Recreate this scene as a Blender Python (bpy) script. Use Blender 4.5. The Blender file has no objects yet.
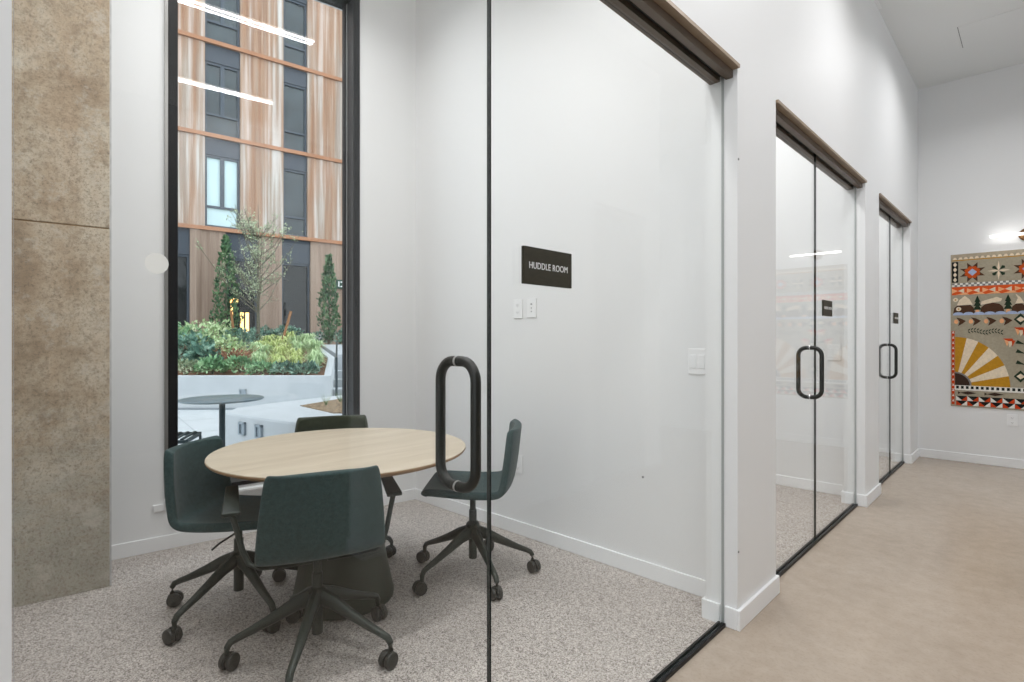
import bpy, math, random
from mathutils import Vector, Matrix
random.seed(7)
sc = bpy.context.scene
col = sc.collection
R = math.radians
# ------------------------------------------------------------------ camera survey (world: +Y along the corridor, +X into the corridor)
CH = 1.28; CF = 546.5; CYAW = R(44.0); HZ = 339.0
sY, cY = math.sin(CYAW), math.cos(CYAW)
def at_depth(px, d):
    k = (px - 512) / CF * d
    return (-sY * d + cY * k, cY * d + sY * k)
def on_y(px, py, y):
    dx = (px - 512) / CF
    rx, ry = -sY + dx * cY, cY + dx * sY
    t = y / ry
    return (rx * t, CH + (HZ - py) / CF * t)
SK = R(8.0)                       # the window side of the building is skewed by eight degrees
def W(n, u, z=0.0):               # n = across the window wall (+ = into the room), u = along it
    return Vector((n * math.cos(SK) + u * math.sin(SK), -n * math.sin(SK) + u * math.cos(SK), z))
def UN(x, y):
    return (x * math.cos(SK) - y * math.sin(SK), x * math.sin(SK) + y * math.cos(SK))
# ------------------------------------------------------------------ materials
def nt(name):
    m = bpy.data.materials.new(name); m.use_nodes = True
    t = m.node_tree; return m, t, t.nodes, t.links, t.nodes['Principled BSDF']
def srgb(r, g, b):
    f = lambda c: (c / 255 / 12.92) if c / 255 <= .04045 else ((c / 255 + .055) / 1.055) ** 2.4
    return (f(r), f(g), f(b), 1)
def mix_rgb(N, L, fac, a, b):
    x = N.new('ShaderNodeMix'); x.data_type = 'RGBA'
    if hasattr(fac, 'is_output'): L.new(fac, x.inputs[0])
    else: x.inputs[0].default_value = fac
    for k, v in ((6, a), (7, b)):
        if hasattr(v, 'is_output'): L.new(v, x.inputs[k])
        else: x.inputs[k].default_value = v
    return x.outputs[2]
def noise(N, L, scale, detail=3, rough=.5, stretch=None, coord='Object', dist=0):
    tc = N.new('ShaderNodeTexCoord'); n = N.new('ShaderNodeTexNoise')
    n.inputs['Scale'].default_value = scale; n.inputs['Detail'].default_value = detail
    n.inputs['Roughness'].default_value = rough; n.inputs['Distortion'].default_value = dist
    if stretch:
        mp = N.new('ShaderNodeMapping'); mp.inputs['Scale'].default_value = stretch
        L.new(tc.outputs[coord], mp.inputs[0]); L.new(mp.outputs[0], n.inputs[0])
    else: L.new(tc.outputs[coord], n.inputs[0])
    return n.outputs[0]
def ramp(N, L, fac, stops):
    r = N.new('ShaderNodeValToRGB'); e = r.color_ramp.elements
    e[0].position, e[0].color = stops[0]; e[1].position, e[1].color = stops[-1]
    for p, c in stops[1:-1]:
        x = e.new(p); x.color = c
    L.new(fac, r.inputs[0]); return r.outputs[0]
def bump(N, L, B, h, strength, dist=.01):
    b = N.new('ShaderNodeBump'); b.inputs['Strength'].default_value = strength; b.inputs['Distance'].default_value = dist
    L.new(h, b.inputs['Height']); L.new(b.outputs[0], B.inputs['Normal'])
def plain(name, c, rough=.5, metal=0., var=.0, vs=20, bmp=0., spec=None):
    m, t, N, L, B = nt(name)
    if var:
        f = noise(N, L, vs)
        d = tuple(x * (1 - var) for x in c[:3]) + (1,); e = tuple(min(1, x * (1 + var)) for x in c[:3]) + (1,)
        L.new(ramp(N, L, f, [(.3, d), (.7, e)]), B.inputs['Base Color'])
        if bmp: bump(N, L, B, f, bmp, .003)
    else: B.inputs['Base Color'].default_value = c
    B.inputs['Roughness'].default_value = rough; B.inputs['Metallic'].default_value = metal
    if spec is not None: B.inputs['Specular IOR Level'].default_value = spec
    return m
def emit(name, c, s):
    m, t, N, L, B = nt(name)
    B.inputs['Base Color'].default_value = c
    B.inputs['Emission Color'].default_value = c; B.inputs['Emission Strength'].default_value = s
    return m
def glass(name, tint=(.97, .985, .975, 1), f0=.04, rough=0.0, kf=.6):
    m = bpy.data.materials.new(name); m.use_nodes = True
    t = m.node_tree; N = t.nodes; L = t.links; N.clear()
    o = N.new('ShaderNodeOutputMaterial'); tr = N.new('ShaderNodeBsdfTransparent'); gl = N.new('ShaderNodeBsdfGlossy')
    tr.inputs[0].default_value = tint; gl.inputs['Roughness'].default_value = rough; gl.inputs[0].default_value = (1, 1, 1, 1)
    lw = N.new('ShaderNodeLayerWeight'); lw.inputs[0].default_value = .5
    p = N.new('ShaderNodeMath'); p.operation = 'POWER'; L.new(lw.outputs['Facing'], p.inputs[0]); p.inputs[1].default_value = 5
    q = N.new('ShaderNodeMath'); q.operation = 'MULTIPLY_ADD'; L.new(p.outputs[0], q.inputs[0])
    q.inputs[1].default_value = kf; q.inputs[2].default_value = f0
    mx = N.new('ShaderNodeMixShader'); L.new(q.outputs[0], mx.inputs[0]); L.new(tr.outputs[0], mx.inputs[1]); L.new(gl.outputs[0], mx.inputs[2])
    L.new(mx.outputs[0], o.inputs[0]); return m
def wall_mat(name, c, rough):
    m, t, N, L, B = nt(name)
    f = noise(N, L, 160, 2); B.inputs['Base Color'].default_value = c; B.inputs['Roughness'].default_value = rough
    bump(N, L, B, f, .04, .002); return m
M_wall = wall_mat('white wall paint', (.80, .80, .80, 1), .55)
M_ceil = wall_mat('white ceiling paint', (.78, .79, .785, 1), .8)
M_base = plain('white baseboard enamel', (.86, .865, .87, 1), .35)
def carpet():
    m, t, N, L, B = nt('grey loop carpet')
    a = noise(N, L, 170, 3, .65); b = noise(N, L, 75, 2, .6, dist=1.2); g = noise(N, L, 2.2, 3)
    c1 = ramp(N, L, a, [(.36, srgb(92, 86, 82)), (.5, srgb(182, 174, 168)), (.64, srgb(240, 234, 228))])
    c2 = ramp(N, L, b, [(.38, srgb(104, 96, 91)), (.55, srgb(208, 200, 194))])
    c3 = mix_rgb(N, L, .42, c1, c2)
    c4 = mix_rgb(N, L, ramp(N, L, g, [(.35, (0, 0, 0, 1)), (.7, (.22, .22, .22, 1))]), c3, srgb(165, 156, 150))
    L.new(c4, B.inputs['Base Color']); B.inputs['Roughness'].default_value = .95; B.inputs['Specular IOR Level'].default_value = .1
    bump(N, L, B, a, .6, .006); return m
M_carpet = carpet()
def concrete_floor():
    m, t, N, L, B = nt('polished beige concrete')
    g = noise(N, L, 1.1, 5, .6); f = noise(N, L, 9, 6, .7); s = noise(N, L, 140, 2, .6)
    base = ramp(N, L, g, [(.3, srgb(160, 145, 129)), (.5, srgb(170, 155, 139)), (.7, srgb(178, 164, 149))])
    b2 = mix_rgb(N, L, .3, base, ramp(N, L, noise(N, L, 14, 4, .6), [(.3, srgb(150, 136, 121)), (.7, srgb(186, 172, 157))]))
    sp = ramp(N, L, s, [(.62, (0, 0, 0, 1)), (.72, (1, 1, 1, 1))])
    fm = N.new('ShaderNodeMath'); fm.operation = 'MULTIPLY'; L.new(sp, fm.inputs[0])
    L.new(ramp(N, L, f, [(.48, (0, 0, 0, 1)), (.62, (.5, .5, .5, 1))]), fm.inputs[1])
    L.new(mix_rgb(N, L, ramp(N, L, noise(N, L, 70, 4, .7), [(.5, (0, 0, 0, 1)), (.72, (.35, .35, .35, 1))]), b2, srgb(132, 120, 106)), B.inputs['Base Color'])
    B.inputs['Roughness'].default_value = .25
    B.inputs['Specular IOR Level'].default_value = .45; return m
M_conc = concrete_floor()
def column_mat():
    m, t, N, L, B = nt('board formed concrete')
    tc = N.new('ShaderNodeTexCoord'); sp = N.new('ShaderNodeSeparateXYZ'); L.new(tc.outputs['Object'], sp.inputs[0])
    g = noise(N, L, 2.6, 6, .65); f = noise(N, L, 30, 8, .8); s9 = noise(N, L, 90, 3, .7); st = noise(N, L, 6, 4, .6, stretch=(1, 1, .16)); hor = noise(N, L, 5, 5, .7, stretch=(1, 1, 3))
    c = ramp(N, L, g, [(.36, srgb(150, 132, 111)), (.48, srgb(184, 168, 146)), (.6, srgb(208, 198, 180))])
    c = mix_rgb(N, L, ramp(N, L, st, [(.42, (0, 0, 0, 1)), (.7, (.6, .6, .6, 1))]), c, srgb(186, 162, 136))
    # green-grey laitance on the lowest metre, shaped by noise
    zz = N.new('ShaderNodeMath'); zz.operation = 'MULTIPLY_ADD'; L.new(hor, zz.inputs[0]); zz.inputs[1].default_value = 1.3; L.new(sp.outputs[2], zz.inputs[2])
    lo = ramp(N, L, zz.outputs[0], [(.95, (1, 1, 1, 1)), (1.0, (1, 1, 1, 1))])
    mr = N.new('ShaderNodeMapRange'); L.new(zz.outputs[0], mr.inputs[0]); mr.inputs[1].default_value = 1.55; mr.inputs[2].default_value = .9; mr.inputs[3].default_value = 0; mr.inputs[4].default_value = .8
    c = mix_rgb(N, L, mr.outputs[0], c, ramp(N, L, f, [(.35, srgb(150, 149, 136)), (.65, srgb(204, 203, 194))]))
    c = mix_rgb(N, L, ramp(N, L, f, [(.48, (0, 0, 0, 1)), (.62, (.6, .6, .6, 1))]), c, srgb(134, 118, 101))
    v = N.new('ShaderNodeTexVoronoi'); v.inputs['Scale'].default_value = 34; L.new(tc.outputs['Object'], v.inputs[0])
    pits = ramp(N, L, v.outputs[0], [(.05, (1, 1, 1, 1)), (.13, (0, 0, 0, 1))])
    hp = N.new('ShaderNodeMath'); hp.operation = 'MULTIPLY'; L.new(pits, hp.inputs[0]); L.new(ramp(N, L, g, [(.5, (0, 0, 0, 1)), (.6, (.6, .6, .6, 1))]), hp.inputs[1])
    c = mix_rgb(N, L, ramp(N, L, s9, [(.52, (0, 0, 0, 1)), (.7, (.6, .6, .6, 1))]), c, srgb(110, 98, 84))
    c = mix_rgb(N, L, ramp(N, L, noise(N, L, 7, 6, .75), [(.54, (0, 0, 0, 1)), (.66, (.55, .55, .55, 1))]), c, srgb(206, 200, 188))
    c = mix_rgb(N, L, hp.outputs[0], c, srgb(84, 74, 64))
    L.new(c, B.inputs['Base Color']); B.inputs['Roughness'].default_value = .8
    c = mix_rgb(N, L, .0, c, c); L.new(c, B.inputs['Base Color']); bump(N, L, B, f, .4, .012); return m
M_col = column_mat()
M_joint = plain('rusty form joint', srgb(140, 112, 78), .8, var=.3, vs=14)
M_plaster = plain('joint compound', srgb(196, 196, 196), .8, var=.12, vs=30)
M_black = plain('black anodised aluminium', (.005, .005, .006, 1), .4, spec=.25)
M_blackin = plain('satin black jamb', (.045, .046, .05, 1), .3)
M_silver = plain('grey aluminium edge and jamb sheen', (.30, .29, .28, 1), .35, .6)
M_steel = plain('brushed steel', (.55, .55, .55, 1), .3, 1.0)
M_bronze = plain('light bronze trim', srgb(156, 136, 114), .42, .2, var=.06)
M_bronzed = plain('dark bronze channel', srgb(92, 78, 64), .45, .2, var=.06)
M_groove = plain('black rubber gasket', (.02, .02, .018, 1), .6)
M_glass = glass('clear interior glass', (.985, .992, .988, 1), .028, kf=.42)
M_wglass = glass('insulated window glass', (.985, .99, .995, 1), .035, kf=.7)
M_edge = plain('dark polished glass edge', (.012, .018, .016, 1), .2)
M_gedge = plain('pale clear glass edge', (.34, .36, .35, 1), .3)
M_handle = plain('oil rubbed black handle', srgb(28, 28, 23), .42, .1, var=.06)
def fabric(name, c1, c2, sc_=420):
    m, t, N, L, B = nt(name)
    a = noise(N, L, sc_, 2, .7); b = noise(N, L, 60, 3, .6)
    c = mix_rgb(N, L, .35, ramp(N, L, a, [(.38, c1), (.62, c2)]), ramp(N, L, b, [(.3, c1), (.7, c2)]))
    L.new(c, B.inputs['Base Color']); B.inputs['Roughness'].default_value = .9
    B.inputs['Sheen Weight'].default_value = .15; B.inputs['Specular IOR Level'].default_value = .25
    bump(N, L, B, a, .3, .002); return m
M_fab = fabric('dark teal wool', srgb(28, 46, 47), srgb(64, 86, 86))
M_fabolive = fabric('dark olive wool', srgb(38, 44, 34), srgb(66, 72, 56))
M_metal = plain('dark green powder coat', srgb(38, 46, 41), .42, .25, var=.08, vs=60)
M_wheel = plain('dark castor plastic', srgb(34, 36, 33), .45)
M_cone = plain('dark green table base', srgb(42, 51, 38), .5, var=.08)
def oak(name, ca, cb, rough=.4, scale=9, stretch=(1, .06, 1)):
    m, t, N, L, B = nt(name)
    a = noise(N, L, scale, 6, .62, stretch=stretch, dist=.4); b = noise(N, L, scale * 9, 3, .6, stretch=stretch)
    c = mix_rgb(N, L, .4, ramp(N, L, a, [(.35, ca), (.65, cb)]), ramp(N, L, b, [(.3, ca), (.7, cb)]))
    L.new(c, B.inputs['Base Color']); B.inputs['Roughness'].default_value = rough; B.inputs['Specular IOR Level'].default_value = .35; return m
M_oak = oak('pale oak veneer', srgb(186, 172, 151), srgb(212, 200, 181))
M_oakedge = plain('oak ply edge', srgb(150, 118, 84), .5)
M_white = plain('white plastic', (.86, .86, .86, 1), .35)
M_sticker = plain('white vinyl dot', (.92, .92, .88, 1), .5)
M_slot = plain('grey socket slots', (.22, .22, .22, 1), .5)
M_sign = oak('dark bronze sign face', srgb(44, 41, 29), srgb(56, 52, 39), .5, 40, (1, 1, 6))
M_lamp = emit('lamp diffuser', (1, .99, .98, 1), 8.0)
M_led = emit('linear led diffuser', (1, .93, .84, 1), 8.0)
M_pic = emit('picture light bar', (1, .98, .95, 1), 5.0)
M_brass = plain('brown bronze canopy', srgb(112, 80, 48), .35, .7)
# ------------------------------------------------------------------ mesh collector
class MB:
    def __init__(s, xf=None): s.v = []; s.f = []; s.m = []; s.mi = 0; s.xf = xf
    def add(s, vs, fs, mi=None):
        b = len(s.v); s.v += [tuple(v) for v in vs]
        s.f += [tuple(b + i for i in f) for f in fs]; s.m += [s.mi if mi is None else mi] * len(fs); return s
    def box(s, x0, x1, y0, y1, z0, z1, mi=None):
        v = [(x, y, z) for x in (x0, x1) for y in (y0, y1) for z in (z0, z1)]
        return s.add(v, [(0, 1, 3, 2), (4, 6, 7, 5), (0, 4, 5, 1), (2, 3, 7, 6), (0, 2, 6, 4), (1, 5, 7, 3)], mi)
    def lathe(s, prof, n=24, c=(0, 0, 0), mi=None, axis='z'):
        vs = []; fs = []
        for r, z in prof:
            for i in range(n):
                a = 2 * math.pi * i / n
                p = (r * math.cos(a), r * math.sin(a), z)
                if axis == 'x': p = (p[2], p[0], p[1])
                if axis == 'y': p = (p[1], p[2], p[0])
                vs.append((c[0] + p[0], c[1] + p[1], c[2] + p[2]))
        for k in range(len(prof) - 1):
            for i in range(n):
                j = (i + 1) % n; fs.append((k * n + i, k * n + j, (k + 1) * n + j, (k + 1) * n + i))
        fs.append(tuple(range(n - 1, -1, -1))); fs.append(tuple((len(prof) - 1) * n + i for i in range(n)))
        return s.add(vs, fs, mi)
    def tube(s, pts, rad, n=10, up=(0, 0, 1), closed=False, mi=None):
        # rad: number, or list of r / (w, h) half sizes
        P = [Vector(p) for p in pts]; K = len(P); vs = []; fs = []
        for k, p in enumerate(P):
            a = P[(k - 1) % K] if (closed or k > 0) else p
            b = P[(k + 1) % K] if (closed or k < K - 1) else p
            t = (b - a).normalized(); u = Vector(up)
            if abs(t.dot(u)) > .98: u = Vector((1, 0, 0)) if abs(t.x) < .9 else Vector((0, 1, 0))
            x = t.cross(u).normalized(); y = x.cross(t).normalized()
            r = rad[k] if isinstance(rad, (list, tuple)) else rad
            w, h = r if isinstance(r, (list, tuple)) else (r, r)
            for i in range(n):
                q = 2 * math.pi * i / n
                vs.append(p + x * (w * math.cos(q)) + y * (h * math.sin(q)))
        for k in range(K if closed else K - 1):
            k2 = (k + 1) % K
            for i in range(n):
                j = (i + 1) % n; fs.append((k * n + i, k * n + j, k2 * n + j, k2 * n + i))
        if not closed: fs.append(tuple(range(n - 1, -1, -1))); fs.append(tuple((K - 1) * n + i for i in range(n)))
        return s.add(vs, fs, mi)
    def prism(s, poly, z0, z1, mi=None):     # poly in xy
        n = len(poly); z0s = z0 if isinstance(z0, (list, tuple)) else [z0] * n; z1s = z1 if isinstance(z1, (list, tuple)) else [z1] * n
        vs = [(x, y, z) for (x, y), z in zip(poly, z0s)] + [(x, y, z) for (x, y), z in zip(poly, z1s)]
        fs = [tuple(range(n - 1, -1, -1)), tuple(range(n, 2 * n))] + [(i, (i + 1) % n, n + (i + 1) % n, n + i) for i in range(n)]
        return s.add(vs, fs, mi)
    def build(s, name, mats, parent=None, smooth=False, loc=None, rz=0, bevel=0, label=None):
        me = bpy.data.meshes.new(name)
        vs = [s.xf @ Vector(v) for v in s.v] if s.xf else s.v
        me.from_pydata([tuple(v) for v in vs], [], s.f)
        if not isinstance(mats, (list, tuple)): mats = [mats]
        for m in mats: me.materials.append(m)
        for p, i in zip(me.polygons, s.m): p.material_index = min(i, len(mats) - 1)
        import bmesh
        bm = bmesh.new(); bm.from_mesh(me); bmesh.ops.recalc_face_normals(bm, faces=bm.faces) if s.f and len(s.f) < 60000 and smooth != 'raw' else None
        bm.to_mesh(me); bm.free()
        if smooth is True:
            for p in me.polygons: p.use_smooth = True
            try: me.set_sharp_from_angle(angle=R(38))
            except Exception: pass
        me.update()
        o = bpy.data.objects.new(name, me); col.objects.link(o)
        if parent: o.parent = parent
        if loc is not None: o.location = loc
        o.rotation_euler.z = rz
        if bevel:
            b = o.modifiers.new('bevel', 'BEVEL'); b.width = bevel; b.segments = 2; b.limit_method = 'ANGLE'
        if label: o['label'] = label
        return o
def tag(o, label, cat, group=None):
    o['label'] = label; o['category'] = cat
    if group: o['group'] = group
    return o
def struct(o, label=None, cat=None):
    o['kind'] = 'structure'
    if label: o['label'] = label
    if cat: o['category'] = cat
    return o
def thing(name, loc=(0, 0, 0), rz=0, label=None, cat=None, group=None):
    o = bpy.data.objects.new(name, None); col.objects.link(o); o.location = loc; o.rotation_euler.z = rz
    if label: tag(o, label, cat, group)
    return o
def copy_tree(o, parent=None):
    c = o.copy(); col.objects.link(c); c.parent = parent
    for ch in [x for x in col.objects if x.parent == o]: copy_tree(ch, c)
    return c
WX = Matrix.Rotation(-SK, 4, 'Z')          # mesh given in (n, u, z) of the window wall
# ------------------------------------------------------------------ dimensions
GX = -1.022          # glass line
CXF = -.957          # corridor wall face
PXI = -1.105         # room side face of the piers
CEIL = 4.0; OPT = 2.482
OPEN = [(.059, 2.42), (2.905, 4.87), (5.36, 6.885)]
YEND = 7.372
SIGNY = [2.606, 5.075, 7.095]
NW = -3.911
# ------------------------------------------------------------------ room shell
# floors
struct(MB().box(GX - .002, 5.2, -4.0, 9.5, -.15, 0).build('floor', M_conc), 'polished beige concrete corridor floor')
fl = MB()
def wx(y, nn=NW): # x of the window wall at world y
    return (nn + y * math.sin(SK)) / math.cos(SK)
fl.prism([(wx(-1.2, NW - .35), -1.2), (GX - .002, -1.2), (GX - .002, 9.5), (wx(9.5, NW - .35), 9.5)], -.15, .004)
struct(fl.build('floor_carpet', M_carpet), 'speckled grey loop pile carpet inside the glass rooms')
cl = MB(); cl.prism([(wx(-4.0, NW - .35), -4.0), (5.2, -4.0), (5.2, 9.5), (wx(9.5, NW - .35), 9.5)], CEIL, CEIL + .2)
struct(cl.build('ceiling', M_ceil))
# corridor wall with the three glazed openings
w = MB(); w.box(PXI, CXF, -4.0, YEND, OPT, CEIL)
w.box(PXI, CXF, -4.0, OPEN[0][0], 0, OPT)
for a, b in ((OPEN[0][1], OPEN[1][0]), (OPEN[1][1], OPEN[2][0]), (OPEN[2][1], YEND)): w.box(PXI, CXF, a, b, 0, OPT)
struct(w.build('wall_left', M_wall), 'white corridor wall broken by three tall glass fronts')
struct(MB().box(PXI, 5.2, YEND, YEND + .15, 0, CEIL).build('wall_back', M_wall), 'white end wall of the corridor behind the hanging quilt')
for k, sy in enumerate(SIGNY):
    x0 = wx(sy, NW - .02); e = (2.75, 5.22, 7.24)[k]
    m_ = MB(); m_.prism([(x0, sy), (PXI, sy), (PXI, e), (wx(e, NW - .02), e)], 0, CEIL)
    struct(m_.build('wall_partition', M_wall), ['white side wall of the near huddle room with its wall plates', 'white side wall seen through the middle glass front', 'white side wall seen through the farthest glass front'][k])
m_ = MB(); m_.prism([(wx(-.3, NW), -.3), (PXI, -.3), (PXI, -.15), (wx(-.15, NW), -.15)], 0, CEIL)
struct(m_.build('wall_near', M_wall))
# window wall (skewed) with its tall opening
U0, U1, ZB, ZT = .397, 1.612, .325, 3.86
w = MB(WX)
w.box(NW - .3, NW, -1.8, U0, 0, CEIL); w.box(NW - .3, NW, U1, 9.3, 0, CEIL)
w.box(NW - .3, NW, U0, U1, 0, ZB); w.box(NW - .3, NW, U0, U1, ZT, CEIL)
struct(w.build('wall_window', M_wall), 'white outer wall around the tall black framed window')
# opposite corridor wall with a tall door recess, and the lobby beyond
w = MB()
w.box(.78, .93, 1.68, 3.96, 0, CEIL); w.box(.78, .93, 4.84, 5.12, 0, CEIL); w.box(.78, .93, 3.96, 4.84, 2.5, CEIL)
struct(w.build('wall_right', M_wall))
dm = thing('door_4', (.86, 3.96, 0)); struct(dm, 'grey flush door in the wall across the corridor')
MB().box(-.03, .03, .01, .87, .005, 2.49).build('door_leaf', plain('grey door paint', (.5, .5, .5, 1), .5), dm)
hb = MB(); hb.tube([(-.03, .08, 1.0), (-.085, .08, 1.0), (-.085, .2, 1.0)], .009, 8); hb.build('door_lever', M_steel, dm, True)
M_lobby = wall_mat('darkened lobby wall', (.16, .16, .16, 1), .6)  # dark tone stands in for a dim lobby in the glass reflections
m = MB(); m.box(5.2, 5.35, -4, 5.3, 0, CEIL); m.box(5.2, 5.35, 7.2, YEND + .15, 0, CEIL); m.box(5.2, 5.35, 5.3, 7.2, 0, .2); m.box(5.2, 5.35, 5.3, 7.2, 3.8, CEIL)
struct(m.build('wall_lobby', M_lobby))
m = MB(); m.box(-1.2, -.3, -4.15, -4, 0, CEIL); m.box(4.2, 5.35, -4.15, -4, 0, CEIL); m.box(-.3, 4.2, -4.15, -4, 0, .1); m.box(-.3, 4.2, -4.15, -4, 3.8, CEIL)
struct(m.build('wall_behind', M_lobby))
m = MB(); m.box(-.3, 4.2, -4.1, -4.085, .1, 3.8); struct(m.build('window_5', M_wglass), 'large added window behind the camera that lets daylight in')  # unseen window added so daylight fills the corridor from behind
m = MB(); m.box(5.27, 5.285, 5.3, 7.2, .2, 3.8); struct(m.build('window_6', M_wglass), 'added clear lobby window letting daylight in at right')  # added out of view to bring daylight to the far corridor end
m = MB()
for x in (-.3, 1.2, 2.7, 4.16): m.box(x, x + .04, -4.13, -4.02, .1, 3.8)
struct(m.build('trim_11', M_black))  # mullions of the added window behind the camera
# baseboards
BH = .09; bt = .012
def basestrip(name, boxes, label=None):
    m = MB()
    for b in boxes: m.box(*b)
    return struct(m.build(name, M_base, bevel=.003), label)
for k, (a, b) in enumerate(((OPEN[0][1], OPEN[1][0]), (OPEN[1][1], OPEN[2][0]), (OPEN[2][1], YEND))):
    m = MB(); ya, yb = a - bt, b + bt
    m.box(CXF, CXF + bt + .003, ya, yb if k < 2 else YEND - bt, 0, BH)
    m.box(GX + .012, CXF, ya, a, 0, BH)
    m.box(PXI - bt, GX - .012, ya, a, 0, BH)
    m.box(PXI - bt, PXI, a, min(SIGNY[k] - bt, b), 0, BH)
    if k < 2: m.box(GX + .012, CXF, b, yb, 0, BH)
    struct(m.build('baseboard_pier', M_base, bevel=.003), 'white baseboard wrapping the %s pier between the glass fronts' % ('first', 'second', 'last')[k])
basestrip('baseboard_back', [(CXF + bt, 5.2, YEND - bt, YEND, 0, BH)])
basestrip('baseboard_right', [(.78 - bt, .78, 1.68 - bt, 3.96, 0, BH), (.78 - bt, .78, 4.84, 5.12 + bt, 0, BH), (.78 - bt, .93 + bt, 1.68 - bt, 1.68, 0, BH), (.78 - bt, .93 + bt, 5.12, 5.12 + bt, 0, BH), (.93, .93 + bt, 1.68, 5.12, 0, BH)])
for k, sy in enumerate(SIGNY):
    basestrip('baseboard_partition', [(wx(sy) + .01, PXI, sy - bt, sy, .004, BH)])
m = MB(WX); m.box(NW, NW + bt, .105, 2.62 + (NW * math.sin(-SK)) * 0 + .0, .004, BH)
struct(m.build('baseboard_window', M_base, bevel=.003))
basestrip('baseboard_near', [(CXF, CXF + bt, -4, OPEN[0][0], 0, BH)])
# concrete column
c = MB(WX); c.box(NW, -3.50, -.95, .100, .004, 1.846); c.box(NW, -3.50, -.95, .100, 1.852, CEIL); c.box(NW, -3.503, -.95, .097, 1.846, 1.852, 1)
struct(c.build('column', [M_col, M_joint], bevel=.004), 'raw brown-grey cast concrete column with a form joint across it', 'column')
c = MB(WX); c.box(NW, -3.505, .100, .108, .004, CEIL)
struct(c.build('trim_column', M_plaster))
# ------------------------------------------------------------------ tall window
wn = thing('window_1', W(NW, U0, ZB), -SK); struct(wn, 'tall black framed window onto the planted courtyard')
wu, wh = U1 - U0, ZT - ZB; fw = .052
m = MB()
D0, D1 = -.20, .012
m.box(D0, D1, 0, fw, 0, wh); m.box(D0, D1, wu - fw, wu, 0, wh); m.box(D0, D1, fw, wu - fw, wh - fw, wh); m.box(D0, D1, fw, wu - fw, 0, .026)
m.box(D0 + .02, D0 + .075, fw, fw + .012, .035, wh - fw, 0); m.box(D0 + .02, D0 + .075, wu - fw - .012, wu - fw, .035, wh - fw, 0)
m.build('window_frame', [M_black], wn, bevel=.003)
m = MB(); m.box(.0, .016, -.018, 0, -.01, wh); m.build('edge_strip', M_silver, wn, label='thin grey strip standing in for skylight on the jamb')
m = MB(); m.box(-.155, -.100, wu - fw - .004, wu - fw, .035, wh - fw); m.build('edge_strip', M_silver, wn, label='thin grey strip standing in for skylight on the jamb')  # grey strip paints the sky-lit sheen on the black jamb
m = MB(); m.box(-.165, -.135, fw + .002, wu - fw - .002, .037, wh - fw - .002)
m.build('pane', M_wglass, wn)
m = MB(); m.box(0, .045, -.02, wu + .02, -.034, -.016); m.build('window_sill', M_base, wn, bevel=.004)
# ------------------------------------------------------------------ glass fronts
def glass_front(k, y0, y1, yj, labels):
    # header
    h = MB()
    h.box(-.978, -.945, y0 + .001, y1 - .001, OPT - .012, OPT + .003, 0)
    h.box(-1.09, -.978, y0 + .001, y1 - .001, OPT - .008, OPT - .001, 0)
    h.box(-1.008, -.977, y0 + .001, y1 - .001, OPT - .045, OPT - .008, 1)
    
    h.box(-1.082, -1.036, y0 + .001, y1 - .001, OPT - .045, OPT - .008, 1)
    h.box(-1.0675, -1.0665, y0 + .001, y1 - .001, OPT - .047, OPT - .044, 2)
    h.box(-1.036, -1.008, y0 + .001, y1 - .001, OPT - .022, OPT - .008, 2)
    struct(h.build('trim_%d' % (2 * k + 1), [M_bronze, M_bronzed, M_groove]), labels[0])
    t = MB()
    t.box(-1.038, -1.029, y0 + .001, y1 - .014, .004, .016, 0); t.box(-1.015, -1.004, y0 + .001, y1 - .014, .0, .016, 0); t.box(-1.029, -1.015, y0 + .001, y1 - .014, .0, .008, 1)
    struct(t.build('trim_%d' % (2 * k + 2), [M_black, M_groove]), labels[1])
    th = .006
    g0, g1 = .009, OPT - .024
    def leaf(name, a, b, parent, far=1):
        m = MB()
        v = [(x, y, z) for x in (GX - th, GX + th) for y in (a, b) for z in (g0, g1)]
        m.add(v, [(0, 1, 3, 2), (4, 6, 7, 5)], 0); m.add(v, [(0, 4, 5, 1), (0, 2, 6, 4), (1, 5, 7, 3)], 1); m.add(v, [(2, 3, 7, 6)], far)
        m.v = [(x - (parent.location.x if parent else 0), y - (parent.location.y if parent else 0), z) for x, y, z in m.v]
        return m.build(name, [M_glass, M_edge, M_gedge], parent)
    d = thing('door_%d' % (k + 1), (GX, y0, 0)); struct(d, labels[2])
    leaf('glass_leaf', y0 + .006, yj - .002, d)
    wd = leaf('window_%d' % (k + 2), yj + .002, y1 - .002, None, 2); struct(wd, labels[3])
    # closed loop pull handle through the glass
    hy = yj - .106 - y0; zc = 1.0735; hx = .066; hz = .165 - .0125; rr = .048
    pts = []
    for cx_, cz_, a0 in ((hx - rr, hz - rr, 0), (-hx + rr, hz - rr, 90), (-hx + rr, -hz + rr, 180), (hx - rr, -hz + rr, 270)):
        for i in range(8):
            a = R(a0 + i * 90 / 7); pts.append((cx_ + rr * math.cos(a), hy, zc + cz_ + rr * math.sin(a)))
    m = MB(); m.tube(pts, .0128, 14, up=(0, 1, 0), closed=True); hd = m.build('pull_handle', M_handle, d, True)
    for s in (1, -1):
        q = MB(); q.lathe([(.0137, -.003), (.0137, .003)], 18, (0.0, hy, zc + s * hz), axis='x'); q.build('collar', M_steel, hd, label='thin steel ring')
    return d
d1 = glass_front(0, *OPEN[0], .973, ('bronze header channel above the nearest glass front', 'black floor track under the nearest glass front', 'nearest clear glass door with tall black loop handle', 'fixed clear glass panel of the nearest room front'))
glass_front(1, *OPEN[1], 3.815, ('bronze header channel above the middle glass front', 'black floor track under the middle glass front', 'middle clear glass door with black loop handle', 'fixed clear glass panel of the middle room front'))
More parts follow.
